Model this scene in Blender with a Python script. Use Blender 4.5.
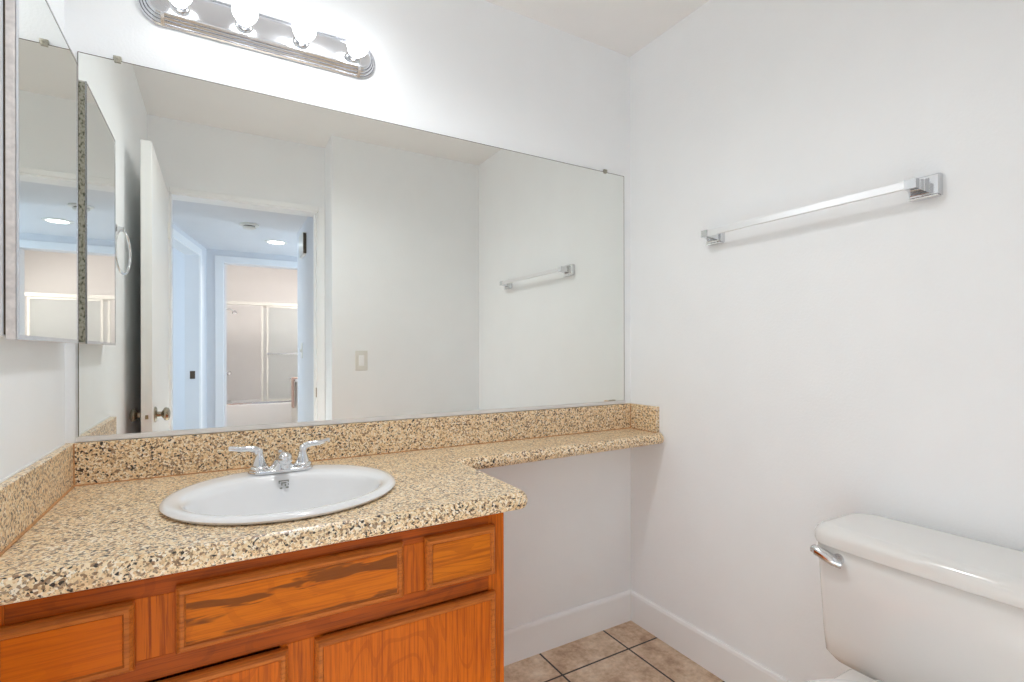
import bpy, bmesh, math, random
from mathutils import Vector, Matrix
PI = math.pi
random.seed(7)
for o in list(bpy.data.objects): bpy.data.objects.remove(o)
S = bpy.context.scene
COL = S.collection

# ------------------------------------------------------------------ camera
FPX = 504.83
cam_d = bpy.data.cameras.new('camera'); cam = bpy.data.objects.new('camera', cam_d); COL.objects.link(cam)
cam_d.sensor_fit = 'HORIZONTAL'; cam_d.sensor_width = 36.0; cam_d.lens = 36.0 * FPX / 1024
cam_d.shift_y = 10.121 / 1024; cam_d.clip_start = 0.02
cam.location = (0.33, -1.6388, 1.1626)
yaw = math.radians(-30.1555)
cam.rotation_euler = (Matrix.Rotation(yaw, 3, 'Z') @ Matrix.Rotation(PI/2, 3, 'X') @ Matrix.Rotation(math.radians(-0.1016), 3, 'Z')).to_euler()
S.camera = cam
# ------------------------------------------------------------------ world, exposure
w = bpy.data.worlds.new('world'); S.world = w; w.use_nodes = True
w.node_tree.nodes['Background'].inputs[0].default_value = (0.62, 0.76, 1.0, 1)
w.node_tree.nodes['Background'].inputs[1].default_value = 0.6
S.view_settings.view_transform = 'Standard'; S.view_settings.look = 'None'
S.view_settings.gamma = 1; S.view_settings.use_curve_mapping = False
S.view_settings.exposure = 0.45
S.cycles.max_bounces = 24; S.cycles.diffuse_bounces = 16; S.cycles.glossy_bounces = 8
S.cycles.sample_clamp_indirect = 8.0
# strengths of the lamps
BULB_ON, BULB_DIM = 9.0, 6.0
HIGH_W, DOWN_W = 20.0, 105.0
HALL_W, ROOM_W, BATH_W = 13.0, 34.0, 17.5

def area(name, loc, rot, sx, sy, watts, col):
    l = bpy.data.lights.new(name, 'AREA'); l.shape = 'RECTANGLE'; l.size = sx; l.size_y = sy
    l.energy = watts; l.color = col
    o = bpy.data.objects.new(name, l); COL.objects.link(o); o.location = loc; o.rotation_euler = rot
    return o
# added unseen fill spots, one under the ceiling, one low, both facing down
def fill_spot(name, loc, rx, watts, deg, col, soft, blend):
    fl = bpy.data.lights.new(name, 'SPOT'); fl.energy = watts; fl.spot_size = math.radians(deg); fl.spot_blend = blend; fl.shadow_soft_size = soft; fl.color = col
    o = bpy.data.objects.new(name, fl); COL.objects.link(o); o.location = loc; o.rotation_euler = (rx, 0, 0)
fill_spot('fill_high', (0.68, -0.68, 2.31), 0, HIGH_W, 172, (0.93, 0.975, 1.0), 0.05, 1.0)
fill_spot('fill_down', (0.50, -1.42, 0.95), 0, DOWN_W, 124, (0.72, 0.885, 1.0), 0.0, 1.0)
# unseen area light added as blue daylight for the side room
area('side_room_daylight_fill', (-2.2, -3.4, 1.35), (0, -PI/2, 0), 1.4, 1.6, ROOM_W, (0.70, 0.85, 1.0))
# unseen area light added to lend the hall daylight from beyond the corner
area('hall_daylight_fill', (2.1, -3.38, 1.3), (0, PI/2, 0), 1.5, 1.0, HALL_W, (0.63, 0.81, 1.0))
# unseen warm area light added to serve as the second bathroom's lamp
area('second_bathroom_fill', (1.75, -4.85, 2.25), (0, math.radians(20), 0), 0.5, 0.5, BATH_W, (1.0, 0.93, 0.90))

# ------------------------------------------------------------------ materials
def lin(c):
    return tuple(((v/255)/12.92 if v/255 <= 0.04045 else ((v/255+0.055)/1.055)**2.4) for v in c) + (1,)
class NT:
    def __init__(s, name):
        s.m = bpy.data.materials.new(name); s.m.use_nodes = True; s.t = s.m.node_tree
        s.b = s.t.nodes['Principled BSDF']
    def n(s, t, **k):
        x = s.t.nodes.new(t)
        for a, v in k.items():
            if a.startswith('i_'):
                x.inputs[a[2:].replace('_', ' ')].default_value = v
            else: setattr(x, a, v)
        return x
    def l(s, a, b): s.t.links.new(a, b)
    def math(s, op, a, b=None, c=None):
        x = s.t.nodes.new('ShaderNodeMath'); x.operation = op
        for i, v in enumerate((a, b, c)):
            if v is None: continue
            if isinstance(v, (int, float)): x.inputs[i].default_value = v
            else: s.l(v, x.inputs[i])
        return x.outputs[0]
    def coord(s, scale=(1, 1, 1), rot=(0, 0, 0), loc=(0, 0, 0)):
        tc = s.n('ShaderNodeTexCoord'); mp = s.n('ShaderNodeMapping')
        mp.inputs['Scale'].default_value = scale; mp.inputs['Rotation'].default_value = rot; mp.inputs['Location'].default_value = loc
        s.l(tc.outputs['Object'], mp.inputs[0]); return mp.outputs[0]
    def ramp(s, fac, stops, interp='LINEAR'):
        r = s.n('ShaderNodeValToRGB'); r.color_ramp.interpolation = interp
        e = r.color_ramp.elements
        while len(e) < len(stops): e.new(0.5)
        for i, (p, c) in enumerate(stops): e[i].position = p; e[i].color = c
        s.l(fac, r.inputs[0]); return r.outputs[0]
    def mix(s, fac, a, b, mode='MIX'):
        x = s.n('ShaderNodeMix', data_type='RGBA', blend_type=mode)
        for i, v in ((0, fac), (6, a), (7, b)):
            if isinstance(v, (int, float, tuple)): x.inputs[i].default_value = v
            else: s.l(v, x.inputs[i])
        return x.outputs[2]
    def bump(s, h, strength=0.2, dist=0.001):
        b = s.n('ShaderNodeBump'); b.inputs['Strength'].default_value = strength; b.inputs['Distance'].default_value = dist
        s.l(h, b.inputs['Height']); s.l(b.outputs[0], s.b.inputs['Normal'])
def plain(name, rgb, rough=0.5, metal=0.0, coat=0.0, var=0.03, scale=6, bump=None):
    k = NT(name); b = k.b
    b.inputs['Roughness'].default_value = rough; b.inputs['Metallic'].default_value = metal
    if coat: b.inputs['Coat Weight'].default_value = coat; b.inputs['Coat Roughness'].default_value = 0.05
    c = lin(rgb)
    nz = k.n('ShaderNodeTexNoise', i_Scale=scale, i_Detail=3.0); k.l(k.coord(), nz.inputs['Vector'])
    lo = tuple(v*(1-var) for v in c[:3])+(1,); hi = tuple(min(1, v*(1+var)) for v in c[:3])+(1,)
    k.l(k.ramp(nz.outputs[0], [(0.3, lo), (0.7, hi)]), b.inputs['Base Color'])
    if bump:
        n2 = k.n('ShaderNodeTexNoise', i_Scale=bump[0], i_Detail=2.0); k.l(k.coord(), n2.inputs['Vector'])
        k.bump(n2.outputs[0], bump[1], bump[2])
    return k.m
M = {}
M['wall'] = plain('white_wall_paint', (244, 246, 248), 0.55, bump=(160, 0.35, 0.0015), var=0.01)
M['ceiling'] = plain('ceiling_paint', (240, 238, 237), 0.7, bump=(150, 0.3, 0.0015), var=0.01)
M['hallwall'] = plain('hall_wall_paint', (226, 228, 232), 0.5, var=0.01)
M['trim'] = plain('gloss_white_trim', (244, 245, 246), 0.3, var=0.01)
M['doorpaint'] = plain('door_paint', (243, 243, 241), 0.35, var=0.01)
M['pinkwall'] = plain('warm_surround', (238, 236, 235), 0.35, var=0.01)
M['porcelain'] = plain('porcelain', (235, 235, 236), 0.12, coat=0.6, var=0.005)
M['tank'] = plain('toilet_porcelain', (232, 230, 227), 0.15, coat=0.5, var=0.005)
M['chrome'] = plain('chrome', (225, 226, 228), 0.1, 1.0, var=0.01)
M['brushed'] = plain('brushed_chrome', (212, 213, 217), 0.18, 0.92, var=0.02)
M['satin_chrome'] = plain('satin_chrome_bar', (240, 240, 241), 0.3, 0.8, var=0.01)
M['satin'] = plain('satin_nickel', (176, 166, 148), 0.25, 1.0, var=0.03)
M['steel_and_shade'] = plain('dark_metal_and_gap_shade', (92, 80, 66), 0.6, 0.3, var=0.1)  # dark metal parts, and the shade painted into the cabinet gap
M['dark'] = plain('dark_rubber', (40, 40, 42), 0.5)
M['plastic'] = plain('white_plastic', (226, 225, 219), 0.35, var=0.01)
M['clip'] = plain('clear_plastic_clip', (176, 172, 158), 0.3, 0.3, var=0.2, scale=300)
M['caulk'] = plain('rusty_caulk', (190, 140, 92), 0.6, var=0.25, scale=60)
M['whitecaulk'] = plain('white_caulk', (226, 224, 222), 0.5)
M['towel'] = plain('pink_brown_towel', (196, 168, 156), 0.9, bump=(400, 0.5, 0.002))
M['bodyw'] = plain('cabinet_enamel', (214, 217, 222), 0.35)
M['floor2'] = plain('hall_floor', (190, 180, 168), 0.8)
M['mark'] = plain('grey_print', (140, 140, 134), 0.5)
def mirror_mat():
    k = NT('silvered_glass'); b = k.b
    b.inputs['Metallic'].default_value = 1.0; b.inputs['Roughness'].default_value = 0.0
    nz = k.n('ShaderNodeTexNoise', i_Scale=1.2); k.l(k.coord(), nz.inputs['Vector'])
    k.l(k.ramp(nz.outputs[0], [(0, (0.87, 0.885, 0.85, 1)), (1, (0.88, 0.89, 0.86, 1))]), b.inputs['Base Color'])
    return k.m
M['mirror'] = mirror_mat()
def corroded():
    k = NT('corroded_mirror_edge'); b = k.b
    n1 = k.n('ShaderNodeTexNoise', i_Scale=210, i_Detail=4.0); k.l(k.coord((1, 1, 0.6)), n1.inputs['Vector'])
    k.l(k.ramp(n1.outputs[0], [(0.34, lin((84, 88, 70))), (0.43, lin((158, 153, 136))), (0.56, lin((196, 190, 176)))]), b.inputs['Base Color'])
    b.inputs['Roughness'].default_value = 0.4; b.inputs['Metallic'].default_value = 0.3
    return k.m
M['corroded'] = corroded()
M['taupe'] = plain('worn_taupe_edge', (226, 219, 216), 0.4, 0.3, var=0.12, scale=90)
def granite():
    k = NT('speckled_granite'); b = k.b
    v1 = k.n('ShaderNodeTexVoronoi', i_Scale=245.0); cd = k.coord()
    nz = k.n('ShaderNodeTexNoise', i_Scale=60.0, i_Detail=2.0); k.l(cd, nz.inputs['Vector'])
    dis = k.n('ShaderNodeVectorMath', operation='MULTIPLY_ADD'); k.l(nz.outputs['Color'], dis.inputs[0]); dis.inputs[1].default_value = (0.009,)*3; k.l(cd, dis.inputs[2])
    k.l(dis.outputs[0], v1.inputs['Vector'])
    sep = k.n('ShaderNodeSeparateColor'); k.l(v1.outputs['Color'], sep.inputs[0])
    n2 = k.n('ShaderNodeTexNoise', i_Scale=16.0, i_Detail=2.0); k.l(cd, n2.inputs['Vector'])
    val = k.math('MULTIPLY_ADD', k.math('SUBTRACT', n2.outputs[0], 0.5), 0.30, sep.outputs[0])
    c = k.ramp(val, [(0.0, lin((62, 54, 48))), (0.07, lin((156, 124, 94))), (0.20, lin((222, 188, 144))), (0.36, lin((238, 208, 164))),
                     (0.58, lin((244, 222, 186))), (0.80, lin((250, 236, 214))), (0.93, lin((172, 146, 120)))], 'CONSTANT')
    v2 = k.n('ShaderNodeTexVoronoi', i_Scale=520.0); k.l(cd, v2.inputs['Vector'])
    s2 = k.n('ShaderNodeSeparateColor'); k.l(v2.outputs['Color'], s2.inputs[0])
    f2 = k.math('GREATER_THAN', s2.outputs[1], 0.90)
    c = k.mix(k.math('MULTIPLY', f2, 0.65), c, lin((96, 80, 66)))
    k.l(c, b.inputs['Base Color']); b.inputs['Roughness'].default_value = 0.28
    return k.m
M['granite'] = granite()
def tile():
    k = NT('brown_floor_tile'); b = k.b; cd = k.coord()
    sp = k.n('ShaderNodeSeparateXYZ'); k.l(cd, sp.inputs[0])
    def line(o, off):
        f = k.math('FRACT', k.math('DIVIDE', k.math('ADD', o, off + 31.6), 0.316))
        d = k.math('MINIMUM', f, k.math('SUBTRACT', 1.0, f))
        return k.math('LESS_THAN', d, 0.012)
    g = k.math('MAXIMUM', line(sp.outputs[0], -1.395), line(sp.outputs[1], 0.163))
    n1 = k.n('ShaderNodeTexNoise', i_Scale=8.0, i_Detail=7.0, i_Roughness=0.7); k.l(cd, n1.inputs['Vector'])
    c = k.ramp(n1.outputs[0], [(0.34, lin((150, 118, 92))), (0.45, lin((196, 166, 138))), (0.55, lin((220, 196, 170))), (0.66, lin((236, 220, 200)))])
    n3 = k.n('ShaderNodeTexNoise', i_Scale=60.0, i_Detail=3.0); k.l(cd, n3.inputs['Vector'])
    c = k.mix(0.25, c, k.ramp(n3.outputs[0], [(0.35, lin((120, 92, 72))), (0.65, lin((205, 182, 158)))]))
    k.l(k.mix(g, c, lin((40, 34, 30))), b.inputs['Base Color'])
    b.inputs['Roughness'].default_value = 0.4
    k.bump(k.math('SUBTRACT', 1.0, g), 0.6, 0.002)
    return k.m
M['tile'] = tile()
def wood(name, vertical, base=(196, 98, 22), dark=(140, 62, 12), seed=0.0, blotch=0.0, rings=False):
    k = NT(name); b = k.b
    sc = (70, 70, 1.8) if vertical else (1.8, 70, 70)
    cd = k.coord(sc, loc=(seed, seed*1.7, seed*0.6))
    nz = k.n('ShaderNodeTexNoise', i_Scale=3.2, i_Detail=6.0, i_Roughness=0.7); k.l(cd, nz.inputs['Vector'])
    sc2 = (3.0, 3.0, 0.7) if vertical else (0.8, 3.0, 3.4)
    cd2 = k.coord(sc2, loc=(seed*2.3, 0, seed))
    wv = k.n('ShaderNodeTexNoise', i_Scale=2.6, i_Detail=1.0, i_Distortion=0.4); k.l(cd2, wv.inputs['Vector'])
    rg = k.math('FRACT', k.math('MULTIPLY', wv.outputs[0], 16.0 if rings else 9.0))
    rg = k.math('ABSOLUTE', k.math('SUBTRACT', rg, 0.5))
    mid = tuple((a+c)/2 for a, c in zip(base, dark))
    c = k.ramp(nz.outputs[0], [(0.30, lin(dark)), (0.42, lin(mid)), (0.54, lin(base))])
    k1 = k.math('MULTIPLY', k.math('LESS_THAN', rg, 0.09), 0.32 if rings else 0.22)
    c = k.mix(k1, c, lin(dark))
    if blotch:
        cd3 = k.coord((3.4, 9, 34), rot=(0, math.radians(-5), 0), loc=(0.3, 0, 2.9))
        bn = k.n('ShaderNodeTexNoise', i_Scale=1.5, i_Detail=3.0, i_Roughness=0.55, i_Distortion=0.5); k.l(cd3, bn.inputs['Vector'])
        bf = k.ramp(bn.outputs[0], [(0.505, (0, 0, 0, 1)), (0.545, (1, 1, 1, 1))])
        c = k.mix(k.math('MULTIPLY', bf, blotch), c, lin((108, 56, 14)))
    k.l(c, b.inputs['Base Color']); b.inputs['Roughness'].default_value = 0.42
    b.inputs['Specular IOR Level'].default_value = 0.18; b.inputs['Coat Weight'].default_value = 0.04; b.inputs['Coat Roughness'].default_value = 0.35
    k.bump(nz.outputs[0], 0.15, 0.0006)
    return k.m
M['wood_h'] = wood('oak_horizontal_grain', False, base=(170, 78, 6), dark=(112, 46, 3))
M['wood_v'] = wood('oak_vertical_grain', True, base=(200, 100, 8), dark=(136, 58, 4), seed=2.1)
M['wood_edge'] = wood('pinkish_oak_moulding', False, base=(190, 106, 40), dark=(140, 70, 22), seed=3.3)  # moulding tone, pinker than the panels
M['wood_centre'] = wood('blotched_oak_panel', False, base=(208, 110, 6), dark=(170, 80, 3), seed=5.2, blotch=0.8)
M['wood_left'] = wood('plain_oak_panel', False, base=(206, 102, 2), dark=(180, 80, 1), seed=1.2)
M['wood_right'] = wood('ringed_oak_panel', False, base=(206, 112, 12), dark=(156, 74, 6), seed=8.4, rings=True)
M['wood_door'] = wood('oak_door_panel', True, base=(202, 100, 5), dark=(152, 66, 3), seed=6.6, rings=True)
def emit(name, col, st):
    k = NT(name); b = k.b
    b.inputs['Base Color'].default_value = (0.9, 0.9, 0.88, 1)
    b.inputs['Emission Color'].default_value = col; b.inputs['Emission Strength'].default_value = st
    return k.m
M['bulb_on'] = emit('lit_bulb_glass', (0.93, 0.97, 1.0, 1), BULB_ON)
M['bulb_dim'] = emit('dim_bulb_glass', (0.93, 0.97, 1.0, 1), BULB_DIM)
M['downlight'] = emit('downlight_lens', (0.85, 0.93, 1.0, 1), 9.0)
def frost():
    k = NT('shower_glass'); b = k.b
    b.inputs['Transmission Weight'].default_value = 0.85; b.inputs['Roughness'].default_value = 0.35
    b.inputs['Base Color'].default_value = (0.88, 0.9, 0.9, 1); b.inputs['IOR'].default_value = 1.1
    return k.m
M['frost'] = frost()

# ------------------------------------------------------------------ mesh helpers
def add_box(bm, x0, x1, y0, y1, z0, z1, bevel=0.0, seg=2):
    r = bmesh.ops.create_cube(bm, size=1.0)
    vs = r['verts']
    bmesh.ops.scale(bm, vec=(abs(x1-x0), abs(y1-y0), abs(z1-z0)), verts=vs)
    bmesh.ops.translate(bm, vec=((x0+x1)/2, (y0+y1)/2, (z0+z1)/2), verts=vs)
    if bevel:
        es = list({e for v in vs for e in v.link_edges})
        bmesh.ops.bevel(bm, geom=es, offset=bevel, segments=seg, profile=0.5, affect='EDGES')
def loft(bm, rings, cap0=True, cap1=True, closed=True):
    L = [[bm.verts.new(p) for p in r] for r in rings]
    n = len(L[0])
    for a, b in zip(L, L[1:]):
        for i in range(n if closed else n-1):
            j = (i+1) % n
            try: bm.faces.new((a[i], a[j], b[j], b[i]))
            except ValueError: pass
    if cap0: bm.faces.new(list(reversed(L[0])))
    if cap1: bm.faces.new(L[-1])
    return L
def add_lathe(bm, prof, origin=(0, 0, 0), axis='Z', n=32, sx=1, sy=1, caps=(True, True)):
    o = Vector(origin); rings = []
    for r, h in prof:
        ring = []
        for i in range(n):
            a = 2*PI*i/n; u, v = r*math.cos(a)*sx, r*math.sin(a)*sy
            p = {'Z': (u, v, h), 'Y': (u, h, v), 'X': (h, u, v), '-Y': (u, -h, v), '-X': (-h, u, v)}[axis]
            ring.append(o + Vector(p))
        rings.append(ring)
    loft(bm, rings, *caps)
def add_tube(bm, pts, radii, n=16, flat=1.0):
    pts = [Vector(p) for p in pts]
    if isinstance(radii, (int, float)): radii = [radii]*len(pts)
    rings = []; up = None
    for i, p in enumerate(pts):
        t = (pts[min(i+1, len(pts)-1)] - pts[max(i-1, 0)]).normalized()
        if up is None:
            up = Vector((0, 0, 1)) if abs(t.z) < 0.9 else Vector((0, 1, 0))
        s = t.cross(up).normalized(); up = s.cross(t).normalized()
        rings.append([p + (s*math.cos(2*PI*k/n) + up*math.sin(2*PI*k/n)*flat)*radii[i] for k in range(n)])
    loft(bm, rings)
def spline(pts, n=8):
    P = [Vector(p) for p in pts]; P = [P[0]*2-P[1]] + P + [P[-1]*2-P[-2]]; out = []
    for i in range(1, len(P)-2):
        for k in range(n):
            t = k/n
            out.append(0.5*((2*P[i]) + (-P[i-1]+P[i+1])*t + (2*P[i-1]-5*P[i]+4*P[i+1]-P[i+2])*t*t + (-P[i-1]+3*P[i]-3*P[i+1]+P[i+2])*t**3))
    out.append(P[-2]); return out
def obj(name, bm, mat, parent=None, smooth=None, loc=None):
    bmesh.ops.recalc_face_normals(bm, faces=bm.faces[:])
    me = bpy.data.meshes.new(name)
    if loc is not None: bmesh.ops.translate(bm, vec=-Vector(loc), verts=bm.verts[:])
    bm.to_mesh(me); bm.free()
    o = bpy.data.objects.new(name, me); COL.objects.link(o)
    me.materials.append(mat)
    if smooth:
        for p in me.polygons: p.use_smooth = True
        try: me.set_sharp_from_angle(angle=math.radians(smooth))
        except Exception: pass
    if loc is not None: o.location = loc
    if parent is not None:
        o.parent = parent
        P = Vector((0, 0, 0)); q = parent
        while q is not None: P += q.location; q = q.parent
        o.location = Vector(o.location) - P
    return o
def thing(name, label, cat, loc=(0, 0, 0), group=None, kind=None):
    o = bpy.data.objects.new(name, None); COL.objects.link(o); o.location = loc; o.empty_display_size = 0.05
    return tag(o, label, cat, group, kind)
def tag(o, label, cat, group=None, kind=None):
    o['label'] = label; o['category'] = cat
    if group: o['group'] = group
    if kind: o['kind'] = kind
    return o
def BM(*boxes, bevel=0.0):
    bm = bmesh.new()
    for b in boxes: add_box(bm, *b, bevel=bevel)
    return bm
def struct(name, bm, mat, label, cat, parent=None, smooth=None):
    o = obj(name, bm, mat, parent, smooth)
    return tag(o, label, cat, kind='structure') if parent is None else o

# ------------------------------------------------------------------ room shell
W, H = 1.8785, 2.44
Y1, Y2, X2 = -1.490, -1.705, 0.909          # switch wall, door wall, step
DX0, DX1, DH = 0.096, 0.869, 2.035          # bathroom doorway
HC = 2.14                                    # hall ceiling
YE = -3.98                                   # hall end wall
struct('floor', BM((-0.1, W+0.1, Y2-0.12, 0.1, -0.05, 0)), M['tile'], 'brown mottled square floor tiles with dark grout', 'floor')
struct('ceiling', BM((-0.1, W+0.1, Y2-0.12, 0.1, H, H+0.05)), M['ceiling'], 'white ceiling of the bathroom', 'ceiling')
struct('wall_back', BM((-0.1, W+0.1, 0, 0.1, 0, H)), M['wall'], 'white textured wall behind the large mirror', 'wall')
struct('wall_left', BM((-0.1, 0, Y2-0.12, 0, 0, H)), M['wall'], 'white wall carrying the medicine cabinet', 'wall')
struct('wall_right', BM((W, W+0.1, Y1-0.1, 0, 0, H)), M['wall'], 'white textured wall carrying the towel bar above the toilet', 'wall')
struct('wall_front', BM((X2, W, Y2-0.12, Y1, 0, H)), M['wall'], 'white wall with the light switch, seen in the mirror', 'wall')
struct('wall_entry', BM((0, DX0, Y2-0.12, Y2, 0, H), (DX1, X2, Y2-0.12, Y2, 0, H), (DX0, DX1, Y2-0.12, Y2, DH, H)), M['wall'],
       'white wall around the bathroom doorway, seen in the mirror', 'wall')
# baseboards: top edge eased
def baseboard(name, p0, p1, nx, ny, label):
    bm = bmesh.new(); t, h = 0.013, 0.125
    prof = [(0, 0), (t, 0), (t, h-0.012), (t-0.003, h-0.003), (t-0.008, h), (0, h)]
    rings = [[(p[0]+nx*a, p[1]+ny*a, z) for a, z in prof] for p in (p0, p1)]
    loft(bm, rings)
    return struct(name, bm, M['trim'], label, 'baseboard')
baseboard('baseboard_back', (0.903, 0), (W, 0), 0, -1, 'white baseboard under the granite shelf')
baseboard('baseboard_right', (W, -0.013), (W, Y1), -1, 0, 'white baseboard running behind the toilet')
baseboard('baseboard_front', (X2, Y1), (W-0.013, Y1), 0, 1, 'white baseboard below the light switch')
# doorway casing on the bathroom side and jamb lining
def casing(name, boxes, label):
    return struct(name, BM(*boxes, bevel=0.004), M['trim'], label, 'door casing')
casing('trim_1', [(DX0-0.040, DX0, Y2, Y2+0.010, 0, DH+0.03), (DX1, DX1+0.038, Y2, Y2+0.010, 0, DH+0.03), (DX0, DX1, Y2, Y2+0.010, DH, DH+0.03)],
       'white casing around the bathroom doorway, seen in the mirror')
struct('trim_2', BM((DX0, DX0+0.008, Y2-0.12, Y2, 0, DH), (DX1-0.008, DX1, Y2-0.12, Y2, 0, DH), (DX0, DX1, Y2-0.12, Y2, DH-0.008, DH),
       (DX1-0.02, DX1-0.008, Y2-0.075, Y2-0.045, 0, DH-0.008)), M['trim'], 'white jamb lining of the bathroom doorway', 'door jamb')

# hall beyond the door
def shell(name, bm, mat, label, cat='wall'): return struct(name, bm, mat, label, cat)
shell('floor_hall', BM((-2.5, 2.4, -6.5, Y2-0.12, -0.05, 0)), M['floor2'], 'beige floor of the hall and rooms beyond the door', 'floor')
shell('ceiling_hall', BM((-2.5, 2.4, YE-0.12, Y2-0.12, HC, HC+0.05)), M['hallwall'], 'low white ceiling of the hall, lit blue, seen in the mirror', 'ceiling')
shell('wall_hall_right', BM((0.892, 0.992, -2.86, Y2-0.12, 0, HC)), M['hallwall'], 'right side wall of the hall carrying the door chime box, seen in the mirror')
shell('wall_hall_far_right', BM((2.3, 2.4, YE, Y2-0.12, 0, HC)), M['hallwall'], 'far right wall where the hall turns the corner')
shell('wall_hall_end', BM((-0.2, 0.372, YE-0.12, YE, 0, HC), (1.15, 2.4, YE-0.12, YE, 0, HC), (0.372, 1.15, YE-0.12, YE, 2.02, HC)), M['hallwall'],
      'end wall of the hall around the second bathroom doorway, seen in the mirror')
casing('trim_3', [(0.30, 0.372, YE, YE+0.014, 0, 2.085), (1.15, 1.22, YE, YE+0.014, 0, 2.085), (0.372, 1.15, YE, YE+0.014, 2.02, 2.085)],
       'white casing around the second bathroom doorway, seen in the mirror')
# slanted left wall of the hall with a doorway
P0, P1 = Vector((-0.205, Y2-0.12, 0)), Vector((0.232, YE, 0))
dv = (P1-P0).normalized(); nv = Vector((dv.y, -dv.x, 0)); nv = -nv if nv.x > 0 else nv      # nv points away from the hall (-x)
LT = (P1-P0).length
def slant_box(bm, s0, s1, t0, t1, z0, z1):
    ring = [P0+dv*s0+nv*t0, P0+dv*s1+nv*t0, P0+dv*s1+nv*t1, P0+dv*s0+nv*t1]
    loft(bm, [[p+Vector((0, 0, z)) for p in ring] for z in (z0, z1)])
SA, SB = 0.95, 1.92
bm = bmesh.new()
slant_box(bm, 0, SA, 0, 0.11, 0, HC); slant_box(bm, SB, LT, 0, 0.11, 0, HC); slant_box(bm, SA, SB, 0, 0.11, 2.03, HC)
shell('wall_hall_left', bm, M['hallwall'], 'angled left wall of the hall around a side doorway, seen in the mirror')
bm = bmesh.new()
slant_box(bm, SA-0.06, SA, -0.013, 0, 0, 2.09); slant_box(bm, SB, SB+0.055, -0.013, 0, 0, 2.09); slant_box(bm, SA, SB, -0.013, 0, 2.03, 2.09)
struct('trim_4', bm, M['trim'], 'white casing around the side doorway of the hall, seen in the mirror', 'door casing')
shell('wall_side_room', BM((-2.5, -0.1, -5.4, -5.3, 0, HC)), M['hallwall'], 'far wall of the blue lit side room, seen through its doorway in the mirror')
shell('ceiling_side_room', BM((-2.5, 0.1, -5.4, YE-0.12, HC, HC+0.05)), M['hallwall'], 'ceiling of the blue lit side room', 'ceiling')
shell('wall_side_room_left', BM((-2.6, -2.5, -5.4, Y2, 0, HC)), M['hallwall'], 'left wall of the side room')
shell('wall_side_room_near', BM((-2.5, -0.1, Y2-0.12, Y2-0.02, 0, HC)), M['hallwall'], 'near wall of the side room')
# second bathroom
bx0, bx1, bty, bby = 0.398, 2.05, -5.58, -6.32
shell('wall_second_left', BM((bx0-0.25, bx0, bby, YE-0.12, 0, H)), M['pinkwall'], 'left wall of the second bathroom and its tub surround, seen in the mirror')
shell('wall_second_back', BM((bx0-0.1, bx1+0.1, bby-0.1, bby, 0, H)), M['pinkwall'], 'warm white surround wall behind the tub, seen in the mirror')
shell('wall_second_right', BM((bx1, bx1+0.1, bby, YE-0.12, 0, H)), M['pinkwall'], 'right wall of the second bathroom')
shell('wall_second_front', BM((bx0-0.2, bx1+0.1, YE-0.12, YE-0.02, HC, H)), M['pinkwall'], 'wall above the second bathroom doorway')
shell('ceiling_second', BM((bx0-0.1, bx1+0.1, bby, YE-0.12, H, H+0.05)), M['ceiling'], 'ceiling of the second bathroom', 'ceiling')

# ------------------------------------------------------------------ the door, open along the left wall
dy0, dy1, dx0, dx1 = -1.690, -0.915, 0.055, 0.093
door = struct('door_1', BM((dx0, dx1, dy0, dy1, 0.012, 2.03), bevel=0.0015), M['doorpaint'], 'white flush door standing open along the left wall, seen in the mirror', 'door')
ky, kz = dy1-0.090, 0.895
def knob(side):
    bm = bmesh.new(); ax = 'X' if side > 0 else '-X'
    L = 0.92 if side > 0 else 0.78
    prof = [(0.033, 0), (0.033, 0.004), (0.028, 0.008), (0.012, 0.010), (0.011, 0.026*L), (0.016, 0.030*L), (0.027, 0.038*L), (0.029, 0.046*L), (0.025, 0.055*L), (0.014, 0.060*L), (0.004, 0.061*L)]
    add_lathe(bm, prof, (dx1 if side > 0 else dx0, ky, kz), ax, 28)
    o = obj('door_handle', bm, M['satin'], door, 40); o['label'] = 'satin nickel round knob'
knob(1); knob(-1)
o = obj('latch_plate', BM((0.063, 0.087, dy1-0.0005, dy1+0.001, kz-0.028, kz+0.028)), M['doorpaint'], door)
o = obj('latch_bolt', BM((0.070, 0.080, dy1, dy1+0.008, kz-0.008, kz+0.008)), M['satin'], door)
for z in (0.25, 1.05, 1.82):
    bm = bmesh.new(); add_lathe(bm, [(0.006, -0.045), (0.006, 0.045)], (dx1+0.004, dy0+0.003, z), 'Z', 12)
    add_box(bm, dx1-0.002, dx1+0.0015, dy0+0.003, dy0+0.032, z-0.045, z+0.045)
    obj('hinge', bm, M['doorpaint'], door, 40)
o = obj('strike_plate', BM((DX1-0.0098, DX1-0.008, Y2-0.05, Y2-0.015, 0.905-0.03, 0.905+0.03)), M['satin'])
tag(o, 'small metal strike plate on the right jamb of the bathroom doorway', 'strike plate')
bm = bmesh.new(); q = P0+dv*(SB-0.001)+nv*0.05
add_box(bm, q.x-0.02, q.x+0.02, q.y, q.y+0.003, 0.92, 0.99)
o = obj('strike_plate', bm, M['steel_and_shade']); tag(o, 'dark strike plate on the side doorway jamb of the hall', 'strike plate')

# ------------------------------------------------------------------ big mirror
MX0, MX1, MZ0, MZ1 = 0.028, 1.835, 0.951, 1.911
t = thing('wall_mirror', 'large frameless wall mirror above the granite backsplash', 'mirror', (0.93, 0, MZ0))
obj('glass', BM((MX0, MX1, -0.006, -0.001, MZ0, MZ1)), M['mirror'], t)
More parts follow.
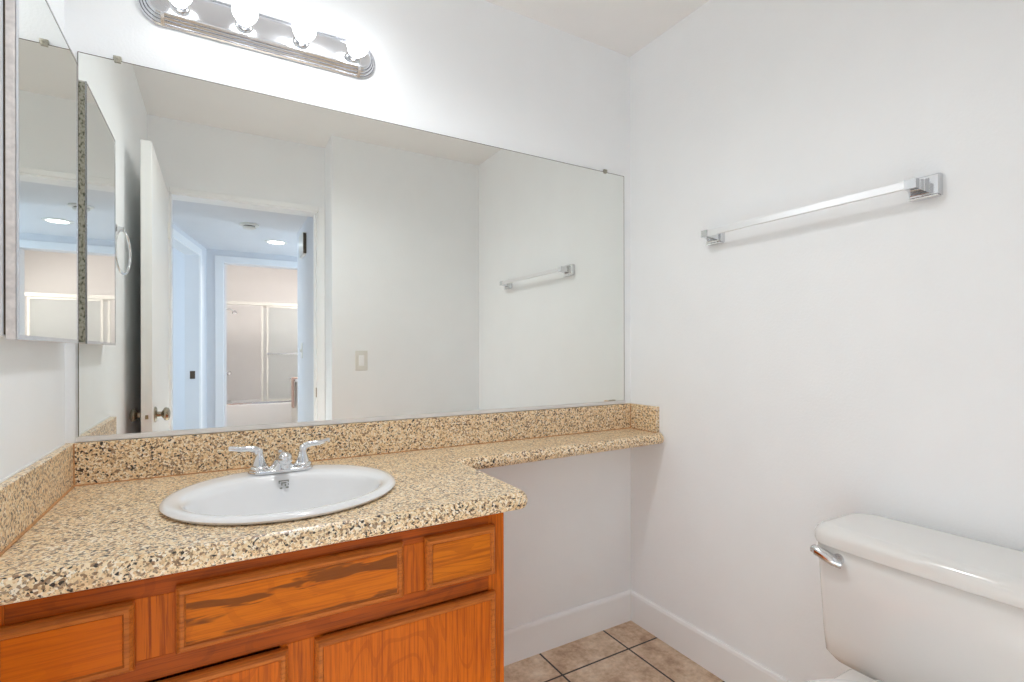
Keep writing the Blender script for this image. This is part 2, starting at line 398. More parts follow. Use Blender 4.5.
# ground dark rim of the plate
e = 0.0016
obj('edge', BM((MX0-e, MX1+e, -0.0062, -0.0008, MZ1, MZ1+e), (MX1, MX1+e, -0.0062, -0.0008, MZ0, MZ1), (MX0-e, MX0, -0.0062, -0.0008, MZ0, MZ1)), M['steel_and_shade'], t)
o = obj('channel', BM((MX0-0.004, MX1+0.004, -0.010, 0, 0.938, 0.9505)), M['whitecaulk'], t); o['label'] = 'pale bottom channel'
def clip(x, z, s=1):
    bm = bmesh.new()
    add_box(bm, x-0.009, x+0.009, -0.0105, 0.0, z-0.001, z+0.010*s, bevel=0.002)
    add_box(bm, x-0.007, x+0.007, -0.0105, -0.0065, z-0.006*s, z+0.002, bevel=0.001)
    add_lathe(bm, [(0.004, 0.0105), (0.004, 0.0125), (0.002, 0.0135)], (x, 0, z+0.004*s), '-Y', 12)
    obj('clip', bm, M['clip'], t, 40)
clip(0.106, 1.913); clip(1.732, 1.913)
obj('clip', BM((1.752, 1.784, -0.010, -0.0065, 0.9505, 0.956), bevel=0.001), M['clip'], t)

# ------------------------------------------------------------------ medicine cabinet on the left wall
cy0, cy1, cz0, cz1, cxf = -0.474, -0.054, 1.184, 1.862, 0.035
t = thing('medicine_cabinet', 'mirror fronted medicine cabinet on the left wall beside the large mirror', 'cabinet', (0, (cy0+cy1)/2, cz0))
obj('body', BM((0, 0.0165, cy0-0.012, cy1, cz0+0.006, cz1-0.006)), M['bodyw'], t)
o = obj('gap_shade', BM((0.0165, 0.0195, cy0+0.002, cy1-0.002, cz0+0.008, cz1-0.008)), M['steel_and_shade'], t)  # dark block painting in the shade between body and door
d = obj('door', BM((0.0195, cxf-0.002, cy0, cy1, cz0, cz1)), M['taupe'], t)
g = obj('mirror_panel', BM((cxf-0.002, cxf, cy0+0.003, cy1-0.003, cz0+0.006, cz1-0.003)), M['mirror'], d)
f = 0.0035
g = obj('frame', BM((cxf-0.003, cxf+0.001, cy0, cy0+f, cz0, cz1), (cxf-0.003, cxf+0.001, cy1-f, cy1, cz0, cz1),
    (cxf-0.003, cxf+0.001, cy0+f, cy1-f, cz0, cz0+0.008), (cxf-0.003, cxf+0.001, cy0+f, cy1-f, cz1-f, cz1)), M['brushed'], d)
g = obj('worn_edge', BM((0.0195, cxf-0.003, cy1-0.0005, cy1+0.0006, cz0+0.004, cz1-0.004)), M['corroded'], d); g['label'] = 'corroded greenish edge'

# ------------------------------------------------------------------ towel ring on the left wall
t = thing('towel_ring', 'clear oval towel ring hanging on the left wall, seen in the mirror', 'towel ring', (0, -0.70, 1.61))
bm = bmesh.new(); add_box(bm, 0, 0.008, -0.718, -0.682, 1.595, 1.631, bevel=0.003); add_box(bm, 0.006, 0.031, -0.709, -0.691, 1.604, 1.622, bevel=0.004)
obj('mount', bm, M['chrome'], t)
bm = bmesh.new(); R = 0.080; n = 48; ang = math.radians(-8.5)
pts = []
rings = []
for i in range(n):
    a = 2*PI*i/n
    dirv = Vector((-math.sin(ang), -math.cos(ang), 0))*math.cos(a)*-1 + Vector((0, 0, 1))*math.sin(a)
    c = Vector((0.0255, -0.70, 1.610-R)) + dirv*R
    nn = Vector((math.cos(ang), -math.sin(ang), 0))
    rings.append([c + (dirv*math.cos(2*PI*k/12) + nn*math.sin(2*PI*k/12))*0.0045 for k in range(12)])
rings.append(rings[0]); loft(bm, rings, False, False); bmesh.ops.remove_doubles(bm, verts=bm.verts[:], dist=1e-6)
obj('ring', bm, M['chrome'], t, 180)

# ------------------------------------------------------------------ vanity cabinet
CX, CY = 0.902, -0.615
t = thing('vanity_cabinet', 'orange oak vanity cabinet under the granite countertop', 'cabinet', (0.45, -0.30, 0))
obj('carcass', BM((0.002, 0.018, CY+0.02, -0.002, 0.0, 0.787), (CX-0.018, CX, CY+0.02, -0.002, 0.0, 0.787),
    (0.018, CX-0.018, CY+0.02, -0.002, 0.10, 0.118), (0.018, CX-0.018, -0.012, -0.002, 0.118, 0.787), (0.018, CX-0.018, -0.54, -0.525, 0, 0.10)), M['wood_v'], t)
# face frame: stiles (vertical grain) and rails (horizontal grain)
zt, zm1, zm0, zb = 0.7915, 0.672, 0.600, 0.10
for x0, x1, z0, z1 in ((0.002, 0.055, zb, zt), (CX-0.040, CX, zb, zt), (0.198, 0.280, 0.655, 0.757), (0.646, 0.720, 0.655, 0.757), (0.428, 0.499, zb+0.04, 0.618)):
    obj('stile', BM((x0, x1, CY, CY+0.02, z0, z1), bevel=0.0008), M['wood_v'], t)
for x0, x1, z0, z1 in ((0.055, CX-0.040, 0.757, zt), (0.055, CX-0.040, 0.618, 0.655), (0.055, CX-0.040, zb, zb+0.04)):
    obj('rail', BM((x0, x1, CY+0.0003, CY+0.02, z0, z1), bevel=0.0008), M['wood_h'], t)
def front(kind, x0, x1, z0, z1, pm, fm):
    levels = [(0.0, 0.0), (0.0, 0.010), (0.002, 0.0135), (0.006, 0.018), (0.012, 0.018), (0.0135, 0.0150), (0.015, 0.0142)]
    bm = bmesh.new()
    rings = [[(x0+i, CY-d, z0+i), (x1-i, CY-d, z0+i), (x1-i, CY-d, z1-i), (x0+i, CY-d, z1-i)] for i, d in levels]
    loft(bm, rings, True, False)
    par = obj(kind, bm, fm, t)
    i, d = levels[-1]
    obj('panel', BM((x0+i, x1-i, CY-d-0.0008, CY-0.002, z0+i, z1-i)), pm, par)
    return par
front('drawer_front', 0.040, 0.211, 0.647, 0.757, M['wood_left'], M['wood_edge'])
front('drawer_front', 0.267, 0.659, 0.656, 0.768, M['wood_centre'], M['wood_edge'])
front('drawer_front', 0.707, 0.873, 0.656, 0.767, M['wood_right'], M['wood_edge'])
front('door', 0.040, 0.440, 0.125, 0.614, M['wood_door'], M['wood_edge'])
front('door', 0.487, 0.874, 0.125, 0.616, M['wood_door'], M['wood_edge'])

# ------------------------------------------------------------------ granite countertop with shelf
CT, CB = 0.831, 0.792
SX, SY = 0.470, -0.345          # sink centre
NX, NF, SF0, SF1 = 0.969, -0.637, -0.234, -0.204
def outline(d):
    R = 0.034; pts = [(0.001, -0.001), (0.001, NF+d)]
    r = R-d
    cx, cy = NX-R, NF+R
    for k in range(9):
        a = -PI/2 + (PI/2)*k/8; pts.append((cx+r*math.cos(a), cy+r*math.sin(a)))
    for k in range(1, 10): pts.append((NX-d, cy + (SF0+d-cy)*k/10))
    pts.append((NX-d, SF0+d))
    ex = W-0.001; r2 = 0.03
    for k in range(1, 12):
        x = NX-d + (ex-r2-(NX-d))*k/12; pts.append((x, SF0+d+(SF1-SF0)*(x-NX)/(W-NX)))
    yb = SF1+d
    for k in range(5):
        a = PI/2*k/4*0.9
        pts.append((ex-r2+r2*math.sin(a), yb+0.02*(1-math.cos(a))))
    pts.append((ex, -0.001))
    return pts
prof = [(0.012, CB), (0.005, CB+0.003), (0.0012, CB+0.010), (0.0, CB+0.018), (0.0018, CB+0.026), (0.007, CB+0.034), (0.015, CB+0.0395), (0.025, CT)]
bm = bmesh.new()
L = loft(bm, [[(x, y, z) for x, y in outline(d)] for d, z in prof], False, False)
hole = [[bm.verts.new((SX+0.222*math.cos(2*PI*k/48), SY+0.215*math.sin(2*PI*k/48), z)) for k in range(48)] for z in (CB, CT)]
for k in range(48):
    j = (k+1) % 48; bm.faces.new((hole[0][k], hole[0][j], hole[1][j], hole[1][k]))
bm.edges.ensure_lookup_table()
for ring, hr in ((L[0], hole[0]), (L[-1], hole[1])):
    es = []
    for rr in (ring, hr):
        for a, b in zip(rr, rr[1:]+rr[:1]):
            e_ = bm.edges.get((a, b)) or bm.edges.new((a, b)); es.append(e_)
    bmesh.ops.triangle_fill(bm, use_beauty=True, edges=es)
top = obj('countertop', bm, M['granite'], None, 35)
tag(top, 'tan speckled granite countertop with a narrow shelf reaching the right wall', 'countertop')
# splashes
SZ = 0.936
t = thing('backsplash', 'long granite backsplash strip under the large mirror', 'backsplash', (0.94, 0, CT))
obj('slab', BM((0.0205, W-0.0205, -0.020, -0.0005, CT, SZ), bevel=0.0015), M['granite'], t)
def bead(a, b, r=0.0022):
    bm = bmesh.new(); add_tube(bm, [a, b], r, 8); return bm
obj('caulk', bead((0.02, -0.021, CT+0.0008), (W-0.02, -0.021, CT+0.0008)), M['caulk'], t, 60)
t = thing('side_splash', 'granite side splash on the left wall below the medicine cabinet', 'backsplash', (0, -0.3, CT))
obj('slab', BM((0.0005, 0.020, -0.600, -0.0005, CT, SZ), bevel=0.0015), M['granite'], t)
obj('caulk', bead((0.021, -0.02, CT+0.0008), (0.021, -0.60, CT+0.0008), 0.003), M['caulk'], t, 60)
obj('caulk', bead((0.021, -0.0205, CT), (0.021, -0.0205, SZ), 0.0015), M['caulk'], t, 60)
o = obj('caulk', bead((0.0015, -0.02, SZ+0.0005), (0.0015, -0.60, SZ+0.0005), 0.003), M['whitecaulk'], t, 60); o['label'] = 'white caulk line'
t = thing('side_splash', 'short granite side splash on the right wall at the end of the shelf', 'backsplash', (W, -0.09, CT))
obj('slab', BM((W-0.020, W-0.0005, -0.166, -0.0005, CT, SZ), bevel=0.0015), M['granite'], t)
obj('caulk', bead((W-0.021, -0.02, CT+0.0008), (W-0.021, -0.166, CT+0.0008), 0.0018), M['caulk'], t, 60)
obj('caulk', bead((W-0.021, -0.0205, CT), (W-0.021, -0.0205, SZ), 0.0015), M['caulk'], t, 60)

# ------------------------------------------------------------------ sink
t = thing('sink', 'white oval drop-in sink set in the granite countertop', 'sink', (SX, SY, CT))
bm = bmesh.new(); N = 64
spec = [  # rx, ry, cy offset, z : underside of the bowl, rim, then the inside
 (0.239, 0.223, 0, CT+0.0003),
 (0.246, 0.230, 0, CT+0.003), (0.249, 0.233, 0, CT+0.008), (0.246, 0.230, 0, CT+0.0125), (0.239, 0.223, 0, CT+0.0150),
 (0.231, 0.213, -0.001, CT+0.0155), (0.219, 0.192, -0.012, CT+0.0140), (0.209, 0.171, -0.026, CT+0.0115), (0.203, 0.163, -0.030, CT+0.006), (0.199, 0.158, -0.031, CT-0.006),
 (0.193, 0.151, -0.031, CT-0.030), (0.180, 0.139, -0.031, CT-0.062), (0.155, 0.120, -0.031, CT-0.094), (0.118, 0.091, -0.031, CT-0.118), (0.070, 0.056, -0.031, CT-0.130), (0.024, 0.024, -0.031, CT-0.134)]
loft(bm, [[(SX+rx*math.cos(2*PI*k/N), SY+cy+ry*math.sin(2*PI*k/N), z) for k in range(N)] for rx, ry, cy, z in spec], False, True)
o = obj('basin', bm, M['porcelain'], t, 60)
md = o.modifiers.new('thickness', 'SOLIDIFY'); md.thickness = 0.004; md.offset = -1
bm = bmesh.new(); add_lathe(bm, [(0.026, CT-0.1325), (0.024, CT-0.1305), (0.019, CT-0.1320), (0.017, CT-0.129), (0.003, CT-0.127)], (SX, SY-0.031, 0), 'Z', 24)
obj('drain', bm, M['chrome'], t, 40)
# small grey square mark printed on the back slope of the bowl
bm = bmesh.new()
mx, my, mz = 0.474, SY+0.1225, CT+0.001
def mk(u0, u1, v0, v1):   # u along x, v down the slope
    yy = lambda v: my - v*0.27
    a = [(mx+u0, yy(v0)-0.0012, mz-v0), (mx+u1, yy(v0)-0.0012, mz-v0), (mx+u1, yy(v1)-0.0012, mz-v1), (mx+u0, yy(v1)-0.0012, mz-v1)]
    b = [(x, y+0.002, z) for x, y, z in a]
    loft(bm, [a, b])
for u0, u1, v0, v1 in ((-0.012, 0.012, 0, 0.0022), (-0.012, -0.0098, 0, 0.007), (0.0095, 0.012, 0, 0.005), (-0.010, -0.004, 0.017, 0.020), (0.004, 0.011, 0.016, 0.020), (-0.006, 0.006, 0.005, 0.0075), (-0.006, -0.0035, 0.0075, 0.012), (0.002, 0.0055, 0.0095, 0.0145), (0.0095, 0.0115, 0.008, 0.013)):
    mk(u0, u1, v0, v1)
o = obj('maker_mark', bm, M['mark'], t); o['label'] = 'small grey square mark on the bowl'

# ------------------------------------------------------------------ faucet
FX, FY, FZ = 0.474, -0.168, CT+0.0145
t = thing('faucet', 'chrome two-handle faucet on the back rim of the sink', 'faucet', (FX, FY, FZ))
bm = bmesh.new()
def stad(x0, x1, r, z, n=10):
    p = []
    for k in range(n+1): a = -PI/2+PI*k/n; p.append((x1+r*math.cos(a), FY+r*math.sin(a), z))
    for k in range(n+1): a = PI/2+PI*k/n; p.append((x0+r*math.cos(a), FY+r*math.sin(a), z))
    return p
hx = 0.0525
loft(bm, [stad(FX-hx, FX+hx, r, FZ+z) for r, z in ((0.027, 0), (0.0275, 0.003), (0.0265, 0.007), (0.022, 0.010), (0.016, 0.0115))])
obj('base', bm, M['chrome'], t, 40)
for s in (-1, 1):
    bm = bmesh.new(); c = (FX+s*hx, FY, FZ)
    add_lathe(bm, [(0.024, 0.006), (0.0245, 0.012), (0.022, 0.017), (0.0185, 0.019), (0.0185, 0.021), (0.017, 0.024), (0.0125, 0.038), (0.0095, 0.050), (0.0092, 0.058), (0.006, 0.0635), (0.001, 0.065)], c, 'Z', 24)
    h = obj('handle', bm, M['chrome'], t, 50)
    bm = bmesh.new()
    tipz = 0.068 if s < 0 else 0.069
    add_tube(bm, spline([(c[0], c[1], FZ+0.047), (c[0]+s*0.006, c[1]-0.001, FZ+0.060), (c[0]+s*0.020, c[1]-0.004, FZ+0.0655), (c[0]+s*0.045, c[1]-0.004, FZ+0.067), (c[0]+s*0.063, c[1]+0.002, FZ+tipz+0.001), (c[0]+s*0.070, c[1]+0.004, FZ+tipz+0.001)], 6),
             [0.0095]*6+[0.0088]*6+[0.0074]*6+[0.0068]*6+[0.0068]*6+[0.003], 14, 0.8)
    obj('lever', bm, M['chrome'], h, 60)
bm = bmesh.new()
sp = spline([(FX, FY+0.012, FZ+0.006), (FX, FY+0.006, FZ+0.022), (FX+0.001, FY-0.014, FZ+0.036), (FX+0.002, FY-0.040, FZ+0.042), (FX+0.003, FY-0.060, FZ+0.042)], 6)
nn = len(sp); add_tube(bm, sp, [0.020-0.005*min(1, i/10) + 0.002*max(0, i-12)/(nn-13) for i in range(nn)], 24)
bmesh.ops.create_uvsphere(bm, u_segments=24, v_segments=14, radius=0.0172, matrix=Matrix.Translation((FX+0.003, FY-0.060, FZ+0.0415)))
add_lathe(bm, [(0.009, FZ+0.019), (0.010, FZ+0.022), (0.011, FZ+0.032)], (FX+0.003, FY-0.060, 0), 'Z', 20)
# saddle skirt blending the spout into the base
loft(bm, [[(FX+a*math.cos(2*PI*k/24), FY-0.004+b*math.sin(2*PI*k/24), FZ+z) for k in range(24)] for a, b, z in ((0.042, 0.024, 0.008), (0.033, 0.023, 0.012), (0.024, 0.021, 0.020), (0.017, 0.017, 0.032))])
obj('spout', bm, M['chrome'], t, 60)
bm = bmesh.new(); add_lathe(bm, [(0.0022, 0.005), (0.0022, 0.040), (0.006, 0.042), (0.0068, 0.046), (0.005, 0.050), (0.001, 0.051)], (FX, FY+0.026, FZ), 'Z', 16)
obj('lift_rod', bm, M['chrome'], t, 50)

# ------------------------------------------------------------------ vanity light bar
LZ, LX0, LX1 = 2.088, 0.203, 0.714
t = thing('vanity_light', 'chrome strip light with round bulbs above the large mirror', 'light fixture', ((LX0+LX1)/2, 0, LZ))
def stadz(r, y, n=14):
    p = []
    for k in range(n+1): a = -PI/2+PI*k/n; p.append((LX1+r*math.cos(a), y, LZ+r*math.sin(a)))
    for k in range(n+1): a = PI/2+PI*k/n; p.append((LX0+r*math.cos(a), y, LZ+r*math.sin(a)))
    return p
bm = bmesh.new(); R = 0.056
prof = [(0, -0.0005), (0, -0.006), (0.0035, -0.0095), (0.0050, -0.0075), (0.0065, -0.0125), (0.0100, -0.0165), (0.0110, -0.0130), (0.013, -0.0195), (0.0165, -0.0235), (0.0175, -0.0200), (0.0195, -0.0265), (0.023, -0.030), (0.026, -0.029), (0.028, -0.0295)]
loft(bm, [stadz(R-d, y) for d, y in prof])
obj('back_plate', bm, M['brushed'], t, 28)
for x in (LX0, LX1):
    for s in (-1, 1):
        bm = bmesh.new()
        L_ = [(0.0565, -0.0005), (0.0565, -0.008), (0.050, -0.0155), (0.0435, -0.0225), (0.037, -0.0295), (0.033, -0.0318), (0.030, -0.0318), (0.030, -0.0005)]
        loft(bm, [[(x+dx, y, LZ+s*r) for r, y in L_] for dx in (-0.004, 0.004)])
        obj('joint_band', bm, M['brushed'], t, 30)
BX = [0.242, 0.393, 0.543, 0.693]
BZ = LZ-0.004
for i, x in enumerate(BX):
    bm = bmesh.new()
    add_lathe(bm, [(0.024, 0.028), (0.024, 0.031), (0.0195, 0.033), (0.019, 0.050), (0.0205, 0.052), (0.0205, 0.056), (0.0165, 0.0565), (0.0160, 0.040)], (x, 0, BZ), '-Y', 28, caps=(True, True))
    obj('socket', bm, M['chrome'], t, 35)
    b_ = bmesh.new(); pr = [(0.0135, 0.042), (0.0145, 0.056)]
    Rg, cg = 0.032, 0.095
    for k in range(5, 25):
        a = PI*k/24; pr.append((max(Rg*math.sin(a), 0.0004), cg - Rg*1.05*math.cos(a)))
    add_lathe(b_, pr, (x, 0, BZ), '-Y', 32)
    lab = ['round bulb farthest left on the vanity light, half out of frame', 'pale round bulb second from the left on the vanity light', 'glowing round bulb third from the left on the vanity light', 'glowing round bulb at the right end of the vanity light'][i]
    o = obj('light_bulb', b_, M['bulb_dim'] if i < 2 else M['bulb_on'], None, 80, loc=(x, -0.05, BZ)); tag(o, lab, 'light bulb', 'bulbs of the vanity light')

# ------------------------------------------------------------------ towel bar on the right wall
BZt = 1.567
t = thing('towel_bar', 'chrome square towel bar on the right wall above the toilet', 'towel bar', (W, -0.75, BZt))
bm = bmesh.new(); add_box(bm, W-0.068, W-0.058, -1.066, -0.440, BZt-0.002, BZt+0.0175, bevel=0.001)
obj('bar', bm, M['satin_chrome'], t)
for y in (-0.442, -1.064):
    bm = bmesh.new()
    def q(x, hy, z0, z1): return [(x, y-hy, z0), (x, y+hy, z0), (x, y+hy, z1), (x, y-hy, z1)]
    loft(bm, [q(W-0.0005, 0.032, BZt-0.020, BZt+0.032), q(W-0.018, 0.032, BZt-0.020, BZt+0.032), q(W-0.021, 0.029, BZt-0.017, BZt+0.029)])
    y0_, y = y, (y+0.010 if y < -0.7 else y)
    loft(bm, [q(W-0.020, 0.022, BZt-0.013, BZt+0.025), q(W-0.036, 0.016, BZt-0.008, BZt+0.021), q(W-0.052, 0.0125, BZt-0.005, BZt+0.020), q(W-0.070, 0.0125, BZt-0.004, BZt+0.0195)])
    y = y0_
    add_box(bm, W-0.026, W-0.004, y-0.030, y+0.030, BZt-0.024, BZt-0.020, bevel=0.001)
    obj('post', bm, M['chrome'], t)

# ------------------------------------------------------------------ light switch on the front wall
t = thing('light_switch', 'white rocker light switch plate, seen in the mirror right of the doorway', 'light switch', (1.080, Y1, 1.107))
obj('plate', BM((1.043, 1.117, Y1, Y1+0.006, 1.047, 1.167), bevel=0.002), M['plastic'], t)
bm = bmesh.new(); loft(bm, [[(1.064, Y1+0.006, 1.075), (1.096, Y1+0.006, 1.075), (1.096, Y1+0.006, 1.139), (1.064, Y1+0.006, 1.139)], [(1.065, Y1+0.008, 1.076), (1.095, Y1+0.008, 1.076), (1.095, Y1+0.012, 1.138), (1.065, Y1+0.012, 1.138)]])
obj('rocker', bm, M['trim'], t)

# ------------------------------------------------------------------ toilet
TY = -1.150
t = thing('toilet', 'white toilet against the right wall below the towel bar', 'toilet', (1.60, TY, 0))
def rrect(xf, xb, hy, z, r, bow=0.0, rb=None, n=6):
    rb = rb or r*0.5
    # rounded rectangle, front at xf, back at xb, half width hy, front bowed outward
    p = []
    cs = [(xf+r, TY+hy-r, PI/2, PI), (xf+r, TY-hy+r, PI, 1.5*PI), (xb-rb, TY-hy+rb, 1.5*PI, 2*PI), (xb-rb, TY+hy-rb, 0, PI/2)]
    for i, (cx, cy, a0, a1) in enumerate(cs):
        rr = r if i < 2 else rb
        for k in range(n+1):
            a = a0+(a1-a0)*k/n; p.append([cx+rr*math.cos(a), cy+rr*math.sin(a), z])
        if i == 0:
            for k in range(1, 12):
                y = TY+hy-r - (2*hy-2*r)*k/12; p.append([xf, y, z])
    for q_ in p:
        if q_[0] < (xf+xb)/2: q_[0] -= bow*max(0, 1-((q_[1]-TY)/hy)**2)
    return [tuple(v) for v in p]
TB = W-0.012
bm = bmesh.new()
loft(bm, [rrect(1.700, TB, 0.200, 0.372, 0.05, 0.006), rrect(1.680, TB, 0.224, 0.380, 0.035, 0.008), rrect(1.672, TB, 0.234, 0.398, 0.022, 0.009), rrect(1.670, TB, 0.238, 0.45, 0.020, 0.010), rrect(1.668, TB, 0.243, 0.56, 0.018, 0.010), rrect(1.665, TB, 0.249, 0.664, 0.018, 0.010), rrect(1.672, TB, 0.243, 0.672, 0.018, 0.010)])
tank = obj('tank', bm, M['tank'], t, 50)
bm = bmesh.new()
B4 = 0.05
loft(bm, [rrect(1.664, TB, 0.249, 0.671, 0.04, 0.010, B4), rrect(1.654, TB, 0.2585, 0.6725, 0.045, 0.011, B4), rrect(1.652, TB, 0.260, 0.678, 0.045, 0.011, B4), rrect(1.652, TB, 0.260, 0.696, 0.045, 0.011, B4), rrect(1.655, TB, 0.2575, 0.705, 0.045, 0.011, B4), rrect(1.663, TB, 0.250, 0.713, 0.045, 0.011, B4), rrect(1.671, TB, 0.242, 0.7165, 0.045, 0.011, B4), rrect(1.680, TB-0.002, 0.233, 0.7182, 0.045, 0.011, B4), rrect(1.686, TB-0.006, 0.227, 0.7184, 0.045, 0.011, B4)])
obj('tank_lid', bm, M['tank'], t, 50)
# flush lever
bm = bmesh.new()
add_lathe(bm, [(0.013, 0), (0.013, 0.006), (0.009, 0.012), (0.008, 0.018)], (1.664, -0.962, 0.645), '-X', 20)
add_tube(bm, spline([(1.650, -0.974, 0.639), (1.6455, -0.962, 0.641), (1.6425, -0.940, 0.649), (1.6425, -0.918, 0.656), (1.645, -0.908, 0.657)], 6), [0.012]*7+[0.0135]*6+[0.0135]*6+[0.011]*5+[0.008], 14, 1.0)
o = obj('flush_lever', bm, M['chrome'], t, 50); o['label'] = 'chrome flush lever'
# bowl, pedestal, seat and lid
def egg(cx, a_f, a_b, b, z, n=40):
    return [((cx + (a_b if math.cos(q_) > 0 else a_f)*math.cos(q_)), TY + b*math.sin(q_), z) for q_ in [2*PI*k/n for k in range(n)]]
bm = bmesh.new()
loft(bm, [egg(1.48, 0.20, 0.26, 0.115, 0.0), egg(1.48, 0.20, 0.26, 0.115, 0.02), egg(1.48, 0.17, 0.24, 0.095, 0.06), egg(1.46, 0.17, 0.25, 0.100, 0.16), egg(1.44, 0.21, 0.28, 0.135, 0.26), egg(1.42, 0.255, 0.30, 0.172, 0.34), egg(1.42, 0.265, 0.31, 0.182, 0.385), egg(1.42, 0.258, 0.30, 0.176, 0.392), egg(1.40, 0.19, 0.17, 0.125, 0.388), egg(1.40, 0.16, 0.14, 0.10, 0.30), egg(1.42, 0.08, 0.08, 0.06, 0.23)])
add_box(bm, 1.50, TB-0.03, TY-0.162, TY+0.162, 0.30, 0.371, bevel=0.02, seg=3); add_box(bm, 1.50, 1.655, TY-0.160, TY+0.160, 0.34, 0.398, bevel=0.012, seg=3)
obj('bowl', bm, M['tank'], t, 50)
bm = bmesh.new()
A, B_ = egg(1.400, 0.255, 0.195, 0.160, 0), egg(1.40, 0.20, 0.15, 0.125, 0)
lv = lambda r_, z: [(x, y, z) for x, y, _ in r_]
loft(bm, [lv(B_, 0.395), lv(A, 0.395), lv(A, 0.410), lv(B_, 0.413), lv(B_, 0.395)], False, False)
obj('seat', bm, M['porcelain'], t, 50)
bm = bmesh.new()
loft(bm, [egg(1.400, 0.255, 0.195, 0.160, 0.4135), egg(1.400, 0.259, 0.198, 0.163, 0.418), egg(1.400, 0.255, 0.195, 0.160, 0.428), egg(1.400, 0.23, 0.17, 0.142, 0.433)])
obj('seat_lid', bm, M['porcelain'], t, 50)
for s in (-1, 1):
    bm = bmesh.new(); add_box(bm, 1.575, 1.605, TY+s*0.075-0.02, TY+s*0.075+0.02, 0.394, 0.415, bevel=0.005)
    obj('seat_hinge', bm, M['porcelain'], t, 40)

# ------------------------------------------------------------------ hall fittings (seen in the mirror)
t = thing('smoke_detector', 'round smoke detector on the hall ceiling, seen in the mirror', 'smoke detector', (0.535, -2.74, HC))
bm = bmesh.new(); add_lathe(bm, [(0.068, 0), (0.068, -0.010), (0.060, -0.014)], (0.535, -2.74, HC), 'Z', 32); obj('base', bm, M['plastic'], t, 40)
bm = bmesh.new(); add_lathe(bm, [(0.040, -0.012), (0.040, -0.020)], (0.535, -2.74, HC), 'Z', 32); o = obj('vent_ring', bm, M['steel_and_shade'], t, 40)
bm = bmesh.new(); add_lathe(bm, [(0.046, -0.020), (0.044, -0.032), (0.030, -0.038)], (0.535, -2.74, HC), 'Z', 32); obj('cover', bm, M['plastic'], t, 40)
t = thing('recessed_downlight', 'round glowing recessed light in the hall ceiling, seen in the mirror', 'ceiling light', (0.775, -3.32, HC))
bm = bmesh.new(); add_lathe(bm, [(0.092, 0), (0.090, -0.006), (0.070, -0.008), (0.066, -0.003)], (0.775, -3.32, HC), 'Z', 36, caps=(True, False)); obj('trim_ring', bm, M['plastic'], t, 40)
bm = bmesh.new(); add_lathe(bm, [(0.066, -0.0035), (0.060, -0.0055), (0.002, -0.006)], (0.775, -3.32, HC), 'Z', 36); obj('lens', bm, M['downlight'], t, 40)
t = thing('door_chime', 'white door chime box high on the right hall wall, seen in the mirror', 'door chime', (0.892, -2.46, 1.88))
obj('cover', BM((0.866, 0.892, -2.565, -2.36, 1.88, 2.045), bevel=0.004), M['plastic'], t)
obj('dark_side', BM((0.870, 0.891, -2.3605, -2.358, 1.888, 2.037)), M['steel_and_shade'], t)  # dark plate over the side of the box facing the bathroom
t = thing('light_switch', 'small white light switch on the right hall wall, seen in the mirror', 'light switch', (0.892, -2.60, 1.17))
obj('plate', BM((0.887, 0.892, -2.64, -2.56, 1.11, 1.23), bevel=0.0015), M['plastic'], t)
obj('toggle', BM((0.878, 0.888, -2.605, -2.595, 1.16, 1.185), bevel=0.001), M['plastic'], t)

# ------------------------------------------------------------------ second bathroom fittings
t = thing('bathtub', 'white bathtub in the second bathroom, seen in the mirror', 'bathtub', (1.2, -5.95, 0))
bm = bmesh.new(); x0, x1, y0, y1, z1 = bx0+0.002, bx1-0.002, bby+0.002, bty, 0.495
def rc(i, z): return [(x0+i, y0+i, z), (x1-i, y0+i, z), (x1-i, y1-i, z), (x0+i, y1-i, z)]
loft(bm, [rc(0, 0), rc(0, z1-0.01), rc(0.008, z1), rc(0.07, z1), rc(0.09, z1-0.03), rc(0.13, 0.14), rc(0.17, 0.12)])
obj('shell', bm, M['porcelain'], t, 30)
t = thing('shower_door', 'sliding glass shower door over the bathtub, seen in the mirror', 'shower door', (1.2, bty, 0.495))
obj('header', BM((x0, x1, bty-0.055, bty-0.005, 1.755, 1.795), bevel=0.003), M['plastic'], t)
obj('sill_track', BM((x0, x1, bty-0.055, bty-0.008, 0.495, 0.515), bevel=0.002), M['brushed'], t)
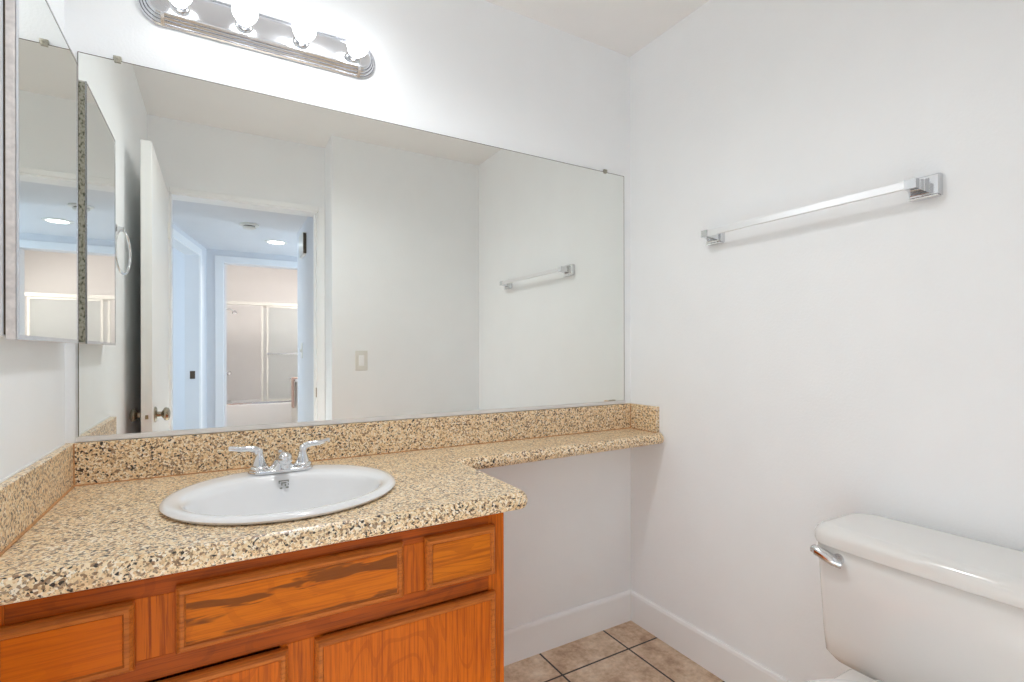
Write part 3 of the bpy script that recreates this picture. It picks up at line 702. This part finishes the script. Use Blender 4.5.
for i, (a, b, yy) in enumerate(((0.865, 1.50, bty-0.022), (0.805, 1.47, bty-0.042))):
    fr = 0.022
    p = obj('panel_frame', BM((a, a+fr, yy-0.008, yy+0.008, 0.52, 1.755), (b-fr, b, yy-0.008, yy+0.008, 0.52, 1.755), (a+fr, b-fr, yy-0.008, yy+0.008, 0.52, 0.545), (a+fr, b-fr, yy-0.008, yy+0.008, 1.73, 1.755)), M['plastic'], t)
    obj('pane', BM((a+fr, b-fr, yy-0.003, yy+0.003, 0.545, 1.73)), M['frost'], p)
    if i == 0:
        bm = bmesh.new(); add_tube(bm, [(a+0.01, yy+0.035, 1.135), (b-0.01, yy+0.035, 1.135)], 0.008, 12); add_box(bm, a+0.004, a+0.018, yy+0.006, yy+0.04, 1.125, 1.145); add_box(bm, b-0.018, b-0.004, yy+0.006, yy+0.04, 1.125, 1.145)
        obj('handle_bar', bm, M['brushed'], t, 40)
t = thing('wall_shower', 'small chrome shower head on the left surround wall, seen in the mirror', 'shower head', (bx0, -5.95, 1.70))
bm = bmesh.new(); add_lathe(bm, [(0.028, 0), (0.024, 0.006)], (bx0, -5.95, 1.715), 'X', 20); add_tube(bm, spline([(bx0, -5.95, 1.715), (bx0+0.05, -5.95, 1.722), (bx0+0.10, -5.95, 1.700)]), 0.009, 12)
obj('arm', bm, M['chrome'], t, 40)
bm = bmesh.new(); add_lathe(bm, [(0.012, 0.0), (0.018, -0.012), (0.032, -0.034), (0.032, -0.042)], (bx0+0.115, -5.95, 1.705), 'Z', 20)
obj('spray_face', bm, M['brushed'], t, 40)
t = thing('shower_valve', 'chrome shower valve handle on the left surround wall, seen in the mirror', 'faucet', (bx0, -5.95, 0.88))
bm = bmesh.new(); add_lathe(bm, [(0.05, 0), (0.045, 0.01), (0.018, 0.014), (0.016, 0.04)], (bx0, -5.95, 0.88), 'X', 20); obj('escutcheon', bm, M['brushed'], t, 40)
bm = bmesh.new(); add_lathe(bm, [(0.022, 0.04), (0.026, 0.05), (0.026, 0.068), (0.015, 0.074)], (bx0, -5.95, 0.88), 'X', 20); obj('knob', bm, M['chrome'], t, 40)
t = thing('bathroom_vanity', 'white vanity at the right of the second bathroom, seen in the mirror', 'cabinet', (1.35, -4.9, 0))
obj('carcass', BM((1.118, 1.60, -5.25, -4.72, 0, 0.81)), M['plastic'], t)
obj('top', BM((1.098, 1.62, -5.27, -4.70, 0.81, 0.84), bevel=0.004), M['porcelain'], t)
bm = bmesh.new()
add_box(bm, 1.078, 1.096, -4.90, -4.76, 0.50, 0.845, bevel=0.006); add_box(bm, 1.08, 1.17, -4.90, -4.76, 0.8405, 0.855, bevel=0.005)
o = obj('hand_towel', bm, M['towel']); tag(o, 'pinkish brown hand towel hanging over the second bathroom vanity, seen in the mirror', 'towel')
